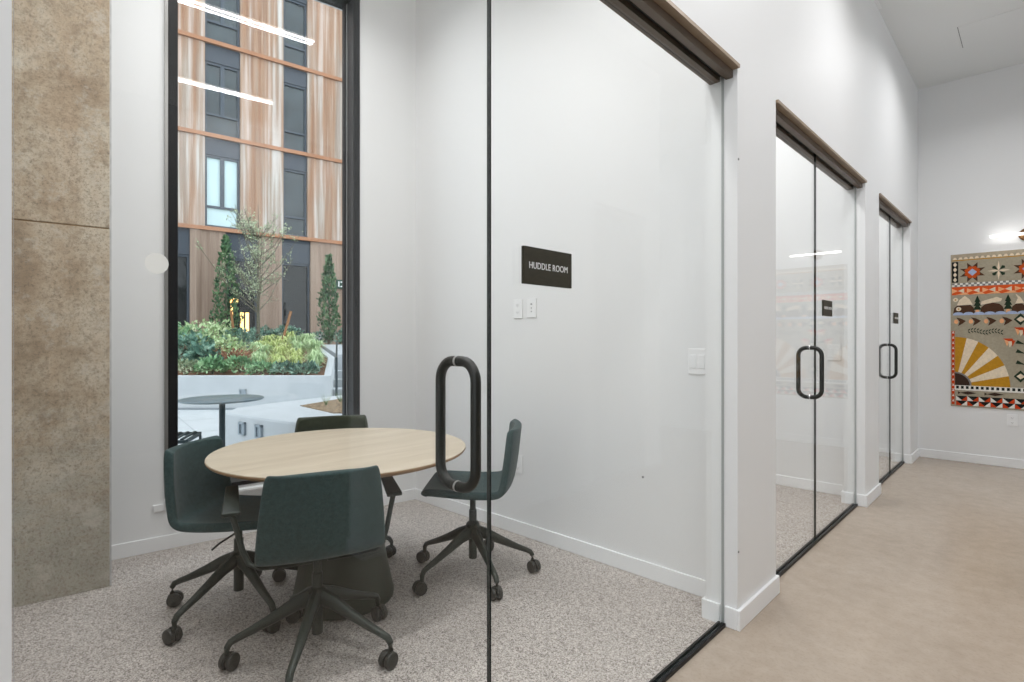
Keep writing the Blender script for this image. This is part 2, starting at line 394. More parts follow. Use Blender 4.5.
glass_front(2, *OPEN[2], 6.21, ('bronze header channel above the farthest glass front', 'black floor track under the farthest glass front', 'farthest clear glass door with black loop handle', 'fixed clear glass panel of the farthest room front'))
m = MB(); m.lathe([(.0165, 0), (.0165, .0008)], 32, (GX + .0062, .234, 1.401), axis='x')
tag(m.build('vinyl_sticker', M_sticker), 'round plain white sticker on the nearest glass door', 'sticker')
# dark bumper dots
def dot(p, r, name, mat, label, cat, axis, t=.002):
    m = MB(); m.lathe([(r, 0), (r, t)], 14, (0, 0, 0), axis=axis); tag(m.build(name, mat, loc=p), label, cat)
x_, z_ = on_y(643, 477, SIGNY[0]); dot((x_, SIGNY[0] - .003, z_), .006, 'wall_plug', M_slot, 'tiny dark plug low on the huddle room wall right of the chair', 'plug', 'y', .003)
for py, lab in ((160, 'tiny dark screw high on the edge of the first white pier'), (551, 'tiny dark screw low on the edge of the first white pier')):
    dx = (739.5 - 512) / CF; t = CXF / (-sY + dx * cY)
    dot((CXF, 2.428, CH + (HZ - py) / CF * t), .005, 'screw', M_slot, lab, 'screw', 'x', .003)
# ------------------------------------------------------------------ signs, switches, outlets on the side walls
def sign(name, y0, label):
    w_, h_ = .105, .0515
    s = thing(name, (GX + .0065, y0 + w_, 1.4825), 0, label, 'sign')
    MB().box(.0, .010, -w_, w_, -h_, h_).build('sign_board', M_sign, s, bevel=.0008)
    cu = bpy.data.curves.new('sign_lettering', 'FONT'); cu.body = 'HUDDLE ROOM'; cu.size = .026; cu.align_x = 'CENTER'; cu.align_y = 'CENTER'; cu.extrude = .0004; cu.space_character = 1.04
    o = bpy.data.objects.new('tmp', cu); col.objects.link(o); dg = bpy.context.evaluated_depsgraph_get()
    me = bpy.data.meshes.new_from_object(o.evaluated_get(dg)); bpy.data.objects.remove(o)
    wdt = max(v.co.x for v in me.vertices) - min(v.co.x for v in me.vertices)
    k = (w_ * 2 * .80) / wdt
    for v in me.vertices: v.co = Vector((v.co.x * k, v.co.y, v.co.z))
    me.materials.clear(); me.materials.append(M_white)
    t = bpy.data.objects.new('lettering', me); col.objects.link(t); t.parent = s; t.rotation_euler = (R(90), 0, R(90)); t.location = (.0106, .0, .0); t['label'] = 'white capitals reading HUDDLE ROOM'
sign('room_sign', 1.088, 'dark bronze HUDDLE ROOM sign on the nearest glass front')
sign('room_sign', 3.940, 'dark bronze HUDDLE ROOM sign on the middle glass front beside its door')
sign('room_sign', 6.335, 'dark bronze HUDDLE ROOM sign on the farthest glass front beside its door')
def plate(name, sy, xc, zc, w_, h_, kind, label, cat):
    s = thing(name, (xc, sy, zc), 0, label, cat)
    MB().box(-w_ / 2, w_ / 2, -.007, -.0004, -h_ / 2, h_ / 2).build('cover_plate', M_white, s, bevel=.0025)
    if kind == 'outlet':
        for zz in (.024, -.024):
            q = MB(); q.box(-.016, .016, -.009, -.0065, zz - .014, zz + .014, 0)
            for xx in (-.006, .006): q.box(xx - .0013, xx + .0013, -.0096, -.0089, zz - .003, zz + .006, 1)
            q.box(-.0018, .0018, -.0096, -.0089, zz - .010, zz - .006, 1)
            q.build('socket', [M_white, M_slot], s)
    elif kind == 'data':
        q = MB()
        for zz, ww in ((.025, .012), (.0, .006), (-.022, .006)): q.box(-ww / 2, ww / 2, -.0085, -.0068, zz - .004, zz + .004)
        q.build('port', M_slot, s, label='row of three dark ports')
    else:
        for xx in ((-.023, .023) if kind == 'double' else (0,)):
            MB().box(xx - .016, xx + .016, -.011, -.0065, -.033, .033).build('rocker', M_white, s, bevel=.002)
plate('control_plate', SIGNY[0], -2.458, 1.477, .078, .124, 'outlet', 'white wall plate with two sockets below the sign, on the left', 'wall plate')
plate('data_plate', SIGNY[0], -2.338, 1.478, .078, .124, 'data', 'white wall plate with small dark ports below the sign, on the right', 'wall plate')
plate('light_switch', SIGNY[0], -1.226, 1.168, .10, .128, 'double', 'white double light switch near the glass edge of the huddle room', 'light switch')
plate('wall_outlet', SIGNY[0], -2.458, .46, .078, .118, 'outlet', 'white power outlet low behind the right hand chair', 'outlet')
plate('wall_outlet', YEND, -.197, .47, .078, .118, 'outlet', 'white power outlet low on the end wall below the quilt', 'outlet')
plate('light_switch', SIGNY[1], -1.216, 1.168, .10, .128, 'double', 'white double light switch behind the middle glass front', 'light switch')
p = thing('wall_outlet', W(NW, .371, .262), -SK, 'white power outlet low on the wall left of the tall window', 'outlet')
MB().box(.0004, .012, -.05, .03, -.02, .02).build('cover_plate', M_white, p, bevel=.002)
# ------------------------------------------------------------------ table
tc_ = (-2.473, 1.365)
tb = thing('round_table', (*tc_, .004), 0, 'round pale oak meeting table on a dark green cone base', 'table')
m = MB(); m.lathe([(.565, .712), (.594, .724), (.600, .731), (.600, .737), (.598, .740)], 96, mi=0); m.m = [1 if (f_[0] < 3 * 96 and len(f_) == 4) or i == len(m.f) - 2 else 0 for i, f_ in enumerate(m.f)]
m.build('tabletop', [M_oak, M_oakedge], tb, True)
m = MB(); m.lathe([(.222, 0), (.240, .008), (.242, .03), (.235, .05), (.115, .66), (.11, .70), (.2, .705), (.2, .713)], 64); m.build('cone_base', M_cone, tb, True)
# ------------------------------------------------------------------ chairs
def shell_mesh():
    prof = [(.262, .418, .205), (.255, .436, .215), (.215, .444, .222), (.12, .437, .232), (.0, .430, .240), (-.10, .430, .244), (-.165, .438, .246), (-.202, .462, .246), (-.222, .505, .244), (-.235, .58, .238), (-.246, .66, .229), (-.254, .74, .219), (-.259, .785, .210), (-.260, .797, .198)]
    T = [-1, -.93, -.75, -.4, 0, .4, .75, .93, 1]
    vs, fs = [], []
    for k, (x, z, hw) in enumerate(prof):
        bk = min(1, max(0, (k - 5) / 3))
        for t in T:
            a = abs(t) ** 3
            vs.append((x + a * .042 * bk - (.012 * a if k < 2 else 0), t * hw, z + a * .014 * (1 - bk) - (.006 * a if k == len(prof) - 1 else 0)))
    vs = [(x * .93 if x > 0 else x * .95, y * .94, .43 + (z - .41) * .935 - .0 ) for x, y, z in vs]
    n = len(T)
    for k in range(len(prof) - 1):
        for i in range(n - 1): fs.append((k * n + i, k * n + i + 1, (k + 1) * n + i + 1, (k + 1) * n + i))
    me = bpy.data.meshes.new('seat_shell'); me.from_pydata(vs, [], fs)
    for p in me.polygons: p.use_smooth = True
    me.materials.append(M_fab); return me
SHELL = shell_mesh()
def make_chair(base_deg, arms, label, group, olive=False, cast=(20, 100, 200, 310, 50)):
    root = thing('swivel_chair', (0, 0, .004), 0, label, 'chair', group)
    me = SHELL
    if olive: me = SHELL.copy(); me.materials.clear(); me.materials.append(M_fabolive)
    sh = bpy.data.objects.new('seat_shell', me); col.objects.link(sh); sh.parent = root
    so = sh.modifiers.new('thick', 'SOLIDIFY'); so.thickness = .040; so.offset = 0
    ss = sh.modifiers.new('smooth', 'SUBSURF'); ss.levels = 2; ss.render_levels = 2
    m = MB(); m.box(-.10, .10, -.075, .075, .412, .436); m.build('seat_plate', M_metal, root, bevel=.004)
    m = MB(); m.lathe([(.019, .085), (.022, .088), (.022, .20), (.036, .205), (.040, .225), (.036, .262), (.026, .272), (.021, .275), (.021, .33), (.016, .332), (.016, .40), (.032, .404), (.032, .414)], 24)
    m.build('column', M_metal, root, True)
    m = MB(); m.tube([(.04, -.07, .398), (.02, -.19, .385), (.015, -.235, .374)], .0045, 8); m.build('tilt_lever', M_wheel, root, True)
    for k in range(5):
        a = R(base_deg + 72 * k); ca, sa = math.cos(a), math.sin(a)
        P = [(.018, .236, .022, .030), (.08, .217, .019, .024), (.16, .178, .016, .018), (.24, .142, .0135, .0135), (.29, .122, .012, .0115), (.315, .110, .0115, .011), (.326, .092, .0105, .0105), (.327, .066, .009, .009)]
        m = MB(); m.tube([(r * ca, r * sa, z) for r, z, _, _ in P], [(w_ * 1.25, h_ * 1.2) for _, _, w_, h_ in P], 10, up=(0, 0, 1)); m.build('leg', M_metal, root, True)
        cr = thing_part('castor', root, (.327 * ca, .327 * sa, 0), R(cast[k]))
        for s in (-1, 1):
            q = MB(); q.lathe([(.022, -.0105), (.030, -.0085), (.0325, -.004), (.0325, .004), (.030, .0085), (.020, .0105)], 22, (-.012, s * .0165, .033), axis='y'); q.build('wheel', M_wheel, cr, True)
    if arms:
        for s in (-1, 1):
            P = [(-.07, .03, .405), (-.075, .14, .408), (-.075, .215, .414), (-.06, .250, .432), (-.04, .272, .48), (-.025, .290, .55), (-.01, .305, .600), (-.005, .312, .618)]
            Rr = [(.016, .006), (.015, .007), (.014, .008), (.012, .010), (.010, .012), (.010, .012), (.011, .011), (.012, .01)]
            m = MB(); m.tube([(x, s * y, z) for x, y, z in P], Rr, 10); arm = m.build('armrest', M_metal, root, True)
            m = MB(); m.add([(-.022, s * .278, .604), (-.022, s * .344, .604), (.19, s * .334, .660), (.19, s * .288, .660), (-.022, s * .278, .620), (-.022, s * .344, .620), (.19, s * .334, .674), (.19, s * .288, .674)],
                            [(0, 1, 2, 3), (4, 7, 6, 5), (0, 4, 5, 1), (1, 5, 6, 2), (2, 6, 7, 3), (3, 7, 4, 0)]); m.build('armrest_pad', M_metal, arm, bevel=.004)
    return root
def thing_part(name, parent, loc, rz):
    m = MB(); m.lathe([(.010, .045), (.010, .066)], 12); m.tube([(-.012, -.006, .033), (-.012, .006, .033)], .008, 8)
    # hood over the twin wheels
    m.tube([(-.012 + .030 * math.cos(R(t)), 0, .033 + .030 * math.sin(R(t))) for t in range(-20, 181, 25)], [(.005, .004)] * 9, 8, up=(0, 1, 0))
    o = m.build(name, M_wheel, parent, True, loc=loc, rz=rz); return o
G = 'swivel chairs around the round meeting table'
def place(o, x, y, face, dz=0):
    o.location = (x, y, .004); o.rotation_euler.z = R(face)
    if dz:
        for ch in [c_ for c_ in col.objects if c_.parent == o and c_.name.split('.')[0] in ('seat_shell', 'seat_plate', 'tilt_lever')]: ch.location.z += dz
        for ch in [c_ for c_ in col.objects if c_.parent == o and c_.name.split('.')[0] == 'armrest']: ch.location.z += dz
        for ch in [c_ for c_ in col.objects if c_.parent == o and c_.name.split('.')[0] == 'column']: ch.scale.z = 1 + dz / .396 if dz > 0 else 1
place(make_chair(29 - 160, True, 'dark green swivel chair with armrests, nearest the glass with its back turned', G, cast=(-60, 20, 60, 140, 200)), -2.106, 1.045, 160)
place(make_chair(-67 - 41, False, 'dark teal armless swivel chair between the table and the concrete column', G, cast=(-20, 70, 160, 250, 200)), -2.735, .965, 41, -.008)
place(make_chair(51 - 222, False, 'dark teal armless swivel chair seen side on beside the sign wall', G, cast=(-50, 60, 150, 220, 120)), -2.209, 1.982, 222, .026)
place(make_chair(12, False, 'dark olive swivel chair behind the table with only its back rim showing above', G, True, cast=(0, 50, 90, 200, 280)), -2.905, 1.535, -27, .014)
# ------------------------------------------------------------------ quilt on the end wall
QX0, QX1, QZ0, QZ1 = -.676, .50, .575, 2.165
QC = (QX0 + QX1) / 2
qcols = dict(tan=srgb(168, 158, 138), tan2=srgb(178, 164, 142), brown=srgb(82, 58, 44), rust=srgb(196, 84, 38), orange=srgb(222, 92, 44), peach=srgb(240, 176, 128), cream=srgb(232, 214, 188), blue=srgb(172, 186, 214), green=srgb(44, 58, 44), gold=srgb(190, 138, 42), black=srgb(34, 36, 34), white=srgb(232, 228, 220), red=srgb(200, 70, 34), dark=srgb(66, 50, 42), grey=srgb(132, 128, 126))
qn = list(qcols); qm = [plain('quilt ' + k, qcols[k], .95, var=.09, vs=55, spec=.1) for k in qn]
Q = MB(); ql = [0]
Q.box(QX0, QX1, -.008, -.0005, QZ0, QZ1, qn.index('tan'))
def qpoly(pts, c, mirror=True):
    ql[0] += 1; y = -.0082 - ql[0] * .000012
    for s in ((1, -1) if mirror else (1,)):
        P = [((x if s == 1 else 2 * QC - x), z) for x, z in pts]
        P = [(min(QX1, max(QX0, x)), z) for x, z in P]
        n = len(P); Q.add([(x, y, z) for x, z in P], [tuple(range(n))], qn.index(c))
def q1(u, v): return on_y(940 + u / 7.583, 240 + v / 7.583, 7.36)
def q2(u, v): return on_y(940 + u / 6.2, 320 + v / 6.2, 7.36)
def quad(f, u0, v0, u1, v1, c, dv=0, mirror=True): qpoly([f(u0, v0), f(u1, v0 + dv), f(u1, v1 + dv), f(u0, v1)], c, mirror)
cx_ = QC
def H(x, z): return (QX0 + x, QZ0 + z)      # metres from the lower left corner
sl = lambda u: -.078 * (u - 90)          # slope of a level line in zoom 1 upper rows
half = (QX1 - QX0) / 2
# upper border
qpoly([H(0, 1.555), H(half, 1.555), H(half, 1.59), H(0, 1.59)], 'tan2')
N_ = 13
for i in range(N_):
    a = .015 + i * (half - .015) / N_; b = .015 + (i + .9) * (half - .015) / N_
    qpoly([H(a, 1.535), H((a + b) / 2 - .008, 1.557), H((a + b) / 2 + .008, 1.557), H(b, 1.535)], 'cream')
qpoly([H(.01, 1.522), H(half, 1.522), H(half, 1.531), H(.01, 1.531)], 'gold')
qpoly([H(.01, 1.296), H(.062, 1.296), H(.062, 1.512), H(.01, 1.512)], 'black')
for i in range(4):
    z = 1.324 + i * .053; qpoly([H(.036, z - .025), H(.052, z), H(.036, z + .025), H(.020, z)], 'cream')
def star(cx, cz, r, mirror=True):
    for k in range(8):
        a = R(22.5 + 45 * k); a0, a1 = a - R(22.5), a + R(22.5)
        tip = (cx + r * math.cos(a), cz + r * math.sin(a))
        i0 = (cx + r * .52 * math.cos(a0), cz + r * .52 * math.sin(a0)); i1 = (cx + r * .52 * math.cos(a1), cz + r * .52 * math.sin(a1))
        qpoly([i0, tip, i1], 'brown', mirror); qpoly([(cx, cz), i0, (cx + r * .62 * math.cos(a), cz + r * .62 * math.sin(a)), i1], 'rust', mirror)
    qpoly([(cx - r * .34, cz), (cx, cz - r * .34), (cx + r * .34, cz), (cx, cz + r * .34)], 'blue', mirror)
star(QX0 + .175, QZ0 + 1.396, .108); star(QC, QZ0 + 1.396, .108, False)
fx, fz = QX0 + .378, QZ0 + 1.396
for k in range(4):
    a = R(90 * k); L_ = .098 if k % 2 else .088
    qpoly([(fx, fz), (fx + .03 * math.cos(a + .35), fz + .03 * math.sin(a + .35)), (fx + L_ * math.cos(a), fz + L_ * math.sin(a)), (fx + .03 * math.cos(a - .35), fz + .03 * math.sin(a - .35))], 'cream')
    a += R(45); qpoly([(fx + .01 * math.cos(a), fz + .01 * math.sin(a)), (fx + .056 * math.cos(a + .32), fz + .056 * math.sin(a + .32)), (fx + .064 * math.cos(a), fz + .064 * math.sin(a)), (fx + .056 * math.cos(a - .32), fz + .056 * math.sin(a - .32))], 'green')
for i in range(26):
    a = .01 + i * (half - .01) / 26
    for zz, cc in ((1.252 + .018 * (i % 2), 'white'), (1.252 + .018 * ((i + 1) % 2), 'grey')):
        qpoly([H(a, zz), H(a + .022, zz), H(a + .022, zz + .018), H(a, zz + .018)], cc)
qpoly([H(.01, 1.165), H(half, 1.165), H(half, 1.248), H(.01, 1.248)], 'orange')
for i in range(5):
    a = .01 + i * .122; w2 = .05
    if a + 2 * w2 > half + .02: break
    qpoly([H(a, 1.232), H(a + w2, 1.207), H(a, 1.182)], 'peach'); qpoly([H(a + 2 * w2, 1.232), H(a + w2, 1.207), H(a + 2 * w2, 1.182)], 'cream')
    qpoly([H(a + .03, 1.166), H(a + .061 + w2, 1.19), H(a + .092 + w2, 1.166)], 'peach')
for a, b, fl_ in ((.02, .20, 0), (.235, .425, 1), (.47, .588, 0)):
    qpoly([H(a, .97), H(b, .97), H(b - .015, 1.03), H(b - .04, 1.06), H((a + b) / 2, 1.075), H(a + .04, 1.06), H(a + .01, 1.03)], 'brown')
    if fl_: qpoly([H(a + .005, 1.055), H(b - .03, 1.085), H(b - .02, 1.11), H(b - .06, 1.13), H(a + .06, 1.108), H(a + .012, 1.09)], 'cream')
    else: qpoly([H(a + .03, 1.055), H(b - .02, 1.06), H(b - .05, 1.12), H(b - .085, 1.155), H(a + .05, 1.11)], 'cream')
for tx in (.215, .449):
    qpoly([H(tx - .015, .97), H(tx + .015, .97), H(tx + .012, 1.01), H(tx - .012, 1.01)], 'peach')
    for z, w_ in ((1.005, .034), (1.045, .030), (1.085, .024)): qpoly([H(tx - w_, z), H(tx + w_, z), H(tx, z + .07)], 'green')
for ux, uz in ((.04, 1.115), (.065, 1.018)):
    qpoly([H(ux + .022 * math.cos(R(40 * i)), uz + .022 * math.sin(R(40 * i))) for i in range(9)], 'cream'); qpoly([H(ux + .008 * math.cos(R(60 * i)), uz + .008 * math.sin(R(60 * i))) for i in range(6)], 'gold')
for i in range(7):
    a = .02 + i * .083; qpoly([H(a, .965)] + [H(a + .0415 - .0415 * math.cos(R(180 * j / 6)), .965 + .02 * math.sin(R(180 * j / 6))) for j in range(1, 6)] + [H(a + .083, .965), H(a + .083, .953), H(a, .953)], 'blue')
for i in range(4):
    a = .035 + i * .119; z = .886
    qpoly([H(a + .01 + .018 * math.cos(R(45 * k)), z + .024 * math.sin(R(45 * k))) for k in range(8)], 'peach')
    qpoly([H(a + .01, z + .045), H(a + .05, z + .032), H(a + .09, z + .006), H(a + .06, z - .022), H(a + .025, z - .046), H(a + .038, z)], 'brown')
for i in range(12):
    a = .14 + i * .023; z = .788 + .010 * math.sin(i * .9) - i * .001
    for s_ in (1, -1): qpoly([H(a, z), H(a + .014, z + s_ * .010), H(a + .022, z + s_ * .028), H(a + .004, z + s_ * .016)], 'green')
sx, sz, srx, srz = .035, .222, .43, .505
def ES(rx, rz, a): return H(sx + rx * math.cos(R(a)), sz + rz * math.sin(R(a)))
for i in range(7):
    a0, a1 = 90 - i * 90 / 7, 90 - (i + 1) * 90 / 7
    qpoly([H(sx, sz)] + [ES(srx, srz, a0 + (a1 - a0) * j / 3) for j in range(4)], 'gold' if i % 2 == 0 else 'cream')
qpoly([H(sx, sz)] + [ES(.135, .140, a) for a in range(90, -1, -15)], 'grey')
qpoly([H(sx, sz)] + [ES(.120, .125, a) for a in range(90, -1, -15)], 'dark')
qpoly([H(half - .008, .25), H(half + .008, .25), H(half + .008, .76), H(half - .008, .76)], 'green', False)
for z in (.45, .56, .65): qpoly([H(half - .012, z), H(half - .085, z + .01), H(half - .07, z + .045)], 'green')
for ax, az in ((.44, .68), (.52, .79)):
    qpoly([H(ax - .03, az + .03), H(ax + .04, az + .03), H(ax + .055, az), H(ax, az + .005)], 'red'); qpoly([H(ax - .02, az + .02), H(ax, az - .05), H(ax + .02, az)], 'peach'); qpoly([H(ax + .01, az), H(ax + .02, az - .06), H(ax + .055, az + .005)], 'cream'); qpoly([H(ax + .035, az + .01), H(ax + .04, az - .055), H(ax + .062, az + .01)], 'red')
for z in (.335, .90):
    qpoly([H(.49, z), H(.54, z - .06), H(half, z), H(.54, z + .06)], 'green'); qpoly([H(.51, z), H(.54, z - .028), H(.575, z), H(.54, z + .028)], 'cream')
qpoly([H(.01, .172), H(half, .172), H(half, .222), H(.01, .222)], 'white')
for i in range(14):
    a = .045 + i * .0395; qpoly([H(a, .187), H(a + .022, .187), H(a + .022, .216), H(a, .216)], 'black')
for a in (.06, .27):
    qpoly([H(a, .158), H(a + .02, .146), H(a + .08, .162), H(a + .15, .146), H(a + .08, .128), H(a + .02, .142), H(a, .128)], 'dark')
for i in range(6):
    a = .045 + i * .091
    for r_ in (0, 1):
        z = .064 - .05 * r_
        qpoly([H(a, z), H(a + .088, z), H(a + .088, z + .048), H(a, z + .048)], 'black')
        qpoly([H(a, z), H(a + .05, z), H(a, z + .048)], 'white' if r_ == 0 else 'red'); qpoly([H(a + .04, z), H(a + .088, z), H(a + .088, z + .048)], 'red' if r_ == 0 else 'white')
for i in range(14):
    z = .02 + i * .055; qpoly([H(.008, z), H(.032, z), H(.032, z + .052), H(.008, z + .052)], 'red'); qpoly([H(.012, z + .03), H(.03, z + .03), H(.021, z + .054)], 'white')
qo = Q.build('quilt', qm, loc=(0, YEND, 0), smooth='raw'); tag(qo, 'large patchwork quilt with half sun, stars and trees on the end wall', 'quilt')
# ------------------------------------------------------------------ picture light above the quilt
pl = thing('picture_light', (-.09, YEND, 2.305), 0, 'slim white light bar with round bronze canopy above the quilt', 'wall lamp')
m = MB(); m.lathe([(.055, -.028), (.062, -.02), (.062, -.0005)], 28, axis='y'); m.tube([(0, -.02, 0), (0, -.075, .0)], .018, 12); m.build('canopy', M_brass, pl, True)
m = MB(); m.box(-.27, .27, -.092, -.070, -.008, .012); m.build('light_bar', M_pic, pl)
# ------------------------------------------------------------------ ceiling lights
def area(name, loc, sx, sy, power, colr=(.985, .99, 1), parent=None, rz=0):
    l = bpy.data.lights.new(name, 'AREA'); l.shape = 'RECTANGLE'; l.size = sx; l.size_y = sy; l.energy = power; l.color = colr
    o = bpy.data.objects.new(name, l); col.objects.link(o); o.location = loc; o.rotation_euler.z = rz; l.spread = R(SPREAD)
    if parent: o.parent = parent
    return o
SPREAD = 150
def downlight(x, y, label, power):
    t = thing('ceiling_downlight', (x, y, CEIL), 0, label, 'ceiling light', 'round recessed downlights along the corridor')
    m = MB(); m.lathe([(.085, -.006), (.11, -.004), (.11, -.0005)], 32); m.build('trim_ring', M_white, t, True)
    m = MB(); m.lathe([(.08, -.0085), (.08, -.0062)], 32); m.build('diffuser', M_lamp, t)
    area('lamp_light', (0, 0, -.03), .3, .3, power, parent=t)
DL = 15
for y, lab in ((5.83, 'corridor downlight nearest the quilt, just past the top of the photo'), (3.83, 'corridor downlight over the middle glass front'), (1.83, 'corridor downlight over the nearest glass front'), (-.4, 'corridor downlight behind the camera')):
    downlight(-.1, y, lab, DL)
for x, y, q_ in ((2.6, 4.2, .35), (2.8, 6.6, .5), (1.1, .3, 1.3), (1.0, -1.6, .6)): downlight(x, y, 'added round downlight in the unseen lobby ceiling to the right', DL * q_)  # lobby lamps added out of view; the near pair brightens wall and sticker
def linear(name, n0, u0, u1, z, label, power, frame=True, xy=None):
    L_ = u1 - u0
    loc = W(n0, (u0 + u1) / 2, z) if frame else Vector((xy[0], xy[1], z))
    t = thing(name, loc, -SK if frame else 0, label, 'pendant light', 'linear lights in the glass rooms')
    m = MB(); m.box(-.0125, .0125, -L_ / 2, L_ / 2, .0, CEIL - z - .0005); m.build('housing', M_white, t, bevel=.003)
    m = MB(); m.box(-.010, .010, -L_ / 2 + .005, L_ / 2 - .005, -.006, -.0002); m.build('diffuser', M_led, t)
    area('lamp_light', (0, 0, -.02), .03, L_, power, parent=t)
RL = 24
linear('linear_light', -3.2, .0, 1.6, 3.93, 'linear ceiling light of the huddle room nearest the window', RL * .65)
linear('linear_light', -1.67, .0, 1.65, 3.93, 'linear ceiling light of the huddle room nearest the glass front', RL * 1.15)
linear('linear_light', 0, 3.0, 4.6, 3.93, 'added linear ceiling light that brightens the middle room', RL * 1.4, False, (-2.0, 3.9))  # unseen lamp added in place of a window to keep this room bright
linear('linear_light', 0, 5.4, 6.8, 3.93, 'added linear ceiling light that brightens the farthest room', RL * 1.2, False, (-2.0, 6.15))  # lamp likewise added out of view to brighten the last room
# ceiling access panel and slot diffuser
def on_z(px, py, z):
    dx = (px - 512) / CF; t = (z - CH) / ((HZ - py) / CF)
    return ((-sY + dx * cY) * t, (cY + dx * sY) * t)
ax, ay = on_z(958, 27, CEIL)
t = thing('access_panel', (ax, ay, CEIL), 0, 'flush white access panel in the ceiling before the end wall', 'access panel')
bx, by = on_z(965, 47, CEIL)
py_ = by - ay
m = MB(); m.box(0, .6, 0, py_, -.003, -.0005, 0); m.box(-.006, -.001, 0, py_, -.002, -.0005, 1); m.build('panel', [M_ceil, M_slot], t)
sx_, sy_ = on_z(879, 9, CEIL)
t = thing('slot_diffuser', (sx_, sy_, CEIL), 0, 'narrow white slot air diffuser in the ceiling by the corridor wall', 'air vent')
m = MB(); m.box(-.06, .02, -1.2, 0, -.004, -.0005, 0); m.box(-.035, -.025, -1.19, -.01, -.0055, -.0038, 1); m.box(-.012, -.004, -1.19, -.01, -.0055, -.0038, 1); m.build('grille', [M_white, M_slot], t)
# ================================================================== OUTSIDE
M_pave = plain('pale courtyard paving', srgb(190, 194, 196), .8, var=.05, vs=3)
M_pcon = plain('white cast concrete', srgb(186, 190, 193), .75, var=.04, vs=4)
M_soil = plain('bark mulch', srgb(124, 90, 66), .95, var=.5, vs=22, bmp=.8)
M_mul2 = plain('grey brown mulch', srgb(132, 112, 88), .95, var=.75, vs=30, bmp=.8)
M_dkm = plain('dark green outdoor metal', srgb(44, 58, 62), .4, .2)
M_fixt = plain('grey step light metal', srgb(150, 160, 168), .45, .3)
def leafmat(name, a, b, c, sc_=6):
    m, t, N, L, B = nt(name)
    f = noise(N, L, sc_, 2); L.new(ramp(N, L, f, [(.3, a), (.5, b), (.7, c)]), B.inputs['Base Color'])
    B.inputs['Roughness'].default_value = .6
    try: B.inputs['Subsurface Weight'].default_value = .0
    except Exception: pass
    return m
L_dark = leafmat('deep blue green leaves', srgb(40, 80, 68), srgb(94, 134, 116), srgb(166, 194, 172))
L_mid = leafmat('mid green leaves', srgb(66, 112, 74), srgb(118, 162, 114), srgb(178, 206, 160))
L_light = leafmat('pale green leaves', srgb(128, 162, 110), srgb(184, 208, 154), srgb(226, 236, 196))
L_yel = leafmat('yellow green grass', srgb(136, 158, 84), srgb(200, 212, 134), srgb(238, 242, 192))
L_grey = leafmat('grey olive leaves', srgb(100, 118, 88), srgb(154, 168, 132), srgb(202, 208, 178))
L_red = leafmat('rust brown twigs', srgb(96, 58, 42), srgb(150, 92, 66), srgb(184, 130, 96))
L_cyp = leafmat('cypress green', srgb(34, 66, 42), srgb(66, 104, 66), srgb(110, 142, 96))
M_bark = plain('grey green bark', srgb(96, 92, 76), .9, var=.2, vs=30)
M_stake = plain('wooden stake', srgb(150, 104, 66), .8, var=.15, vs=20)
# courtyard ground
m = MB(WX); m.box(-30, NW - .3, -14, 26, -.15, 0)
struct(m.build('ground', M_pave), 'pale courtyard paving')
m = MB(WX)
for i in range(7): m.box(-11.3, NW - .3, -3 + i * 1.4, -2.992 + i * 1.4, -.001, .0012)
for i in range(5): m.box(-4.7 - i * 1.3, -4.692 - i * 1.3, -3, 5.5, -.001, .0013)
struct(m.build('trim_paving', plain('paving joint', srgb(150, 155, 158), .9)))
# planted mound in a white concrete planter
def rnd(a, b): return random.uniform(a, b)
PL = [at_depth(100, 9.9), at_depth(331, 9.9), at_depth(334.5, 11.6), at_depth(314, 15.2), at_depth(250, 15.4), at_depth(130, 15.0)]
PZ = [.616, .616, .90, 1.18, 1.2, 1.2]
def inset(poly, d):
    n = len(poly); out = []
    for i in range(n):
        p, a, b = Vector(poly[i]), Vector(poly[i - 1]), Vector(poly[(i + 1) % n])
        e = (p - a).normalized(); f = (b - p).normalized(); na = Vector((-e.y, e.x)); nb = Vector((-f.y, f.x))
        q = (na + nb).normalized(); k = d / max(.35, q.dot(na)); out.append((p.x + q.x * k, p.y + q.y * k))
    return out
PI_ = inset(PL, .13)
n_ = len(PL); m = MB()
vs = [(x, y, 0.0) for x, y in PL] + [(x, y, z) for (x, y), z in zip(PL, PZ)] + [(x, y, z) for (x, y), z in zip(PI_, PZ)] + [(x, y, 0.0) for x, y in PI_]
fs = []
for i in range(n_):
    j = (i + 1) % n_
    for a, b in ((0, 1), (1, 2), (2, 3)): fs.append((a * n_ + i, a * n_ + j, b * n_ + j, b * n_ + i))
m.add(vs, fs)
pb = thing('planter', (0, 0, 0), 0, 'large white concrete planter holding shrubs, grasses and the tree', 'planter')
m.build('planter_wall', M_pcon, pb, bevel=.01)
m = MB(); m.prism(inset(PL, -.03), .0, .035); m.build('shade_strip', plain('painted toe shade', srgb(140, 146, 150), .8), pb)  # grey strip paints the shadow at the planter's toe
m = MB(); vs = [(x, y, z - .05) for (x, y), z in zip(PI_, PZ)]; m.add(vs + [(x, y, 0.05) for x, y in PI_], [tuple(range(n_))] + [(i, (i + 1) % n_, n_ + (i + 1) % n_, n_ + i) for i in range(n_)])
m.build('soil', M_soil, pb)
def mz(d): return .57 + max(0, d - 9.95) * .115
m = MB(); m.prism([at_depth(-60, 15.7), at_depth(400, 16.0), at_depth(520, 22), at_depth(100, 26)], 0, 1.08)
struct(m.build('ground_terrace', M_soil))
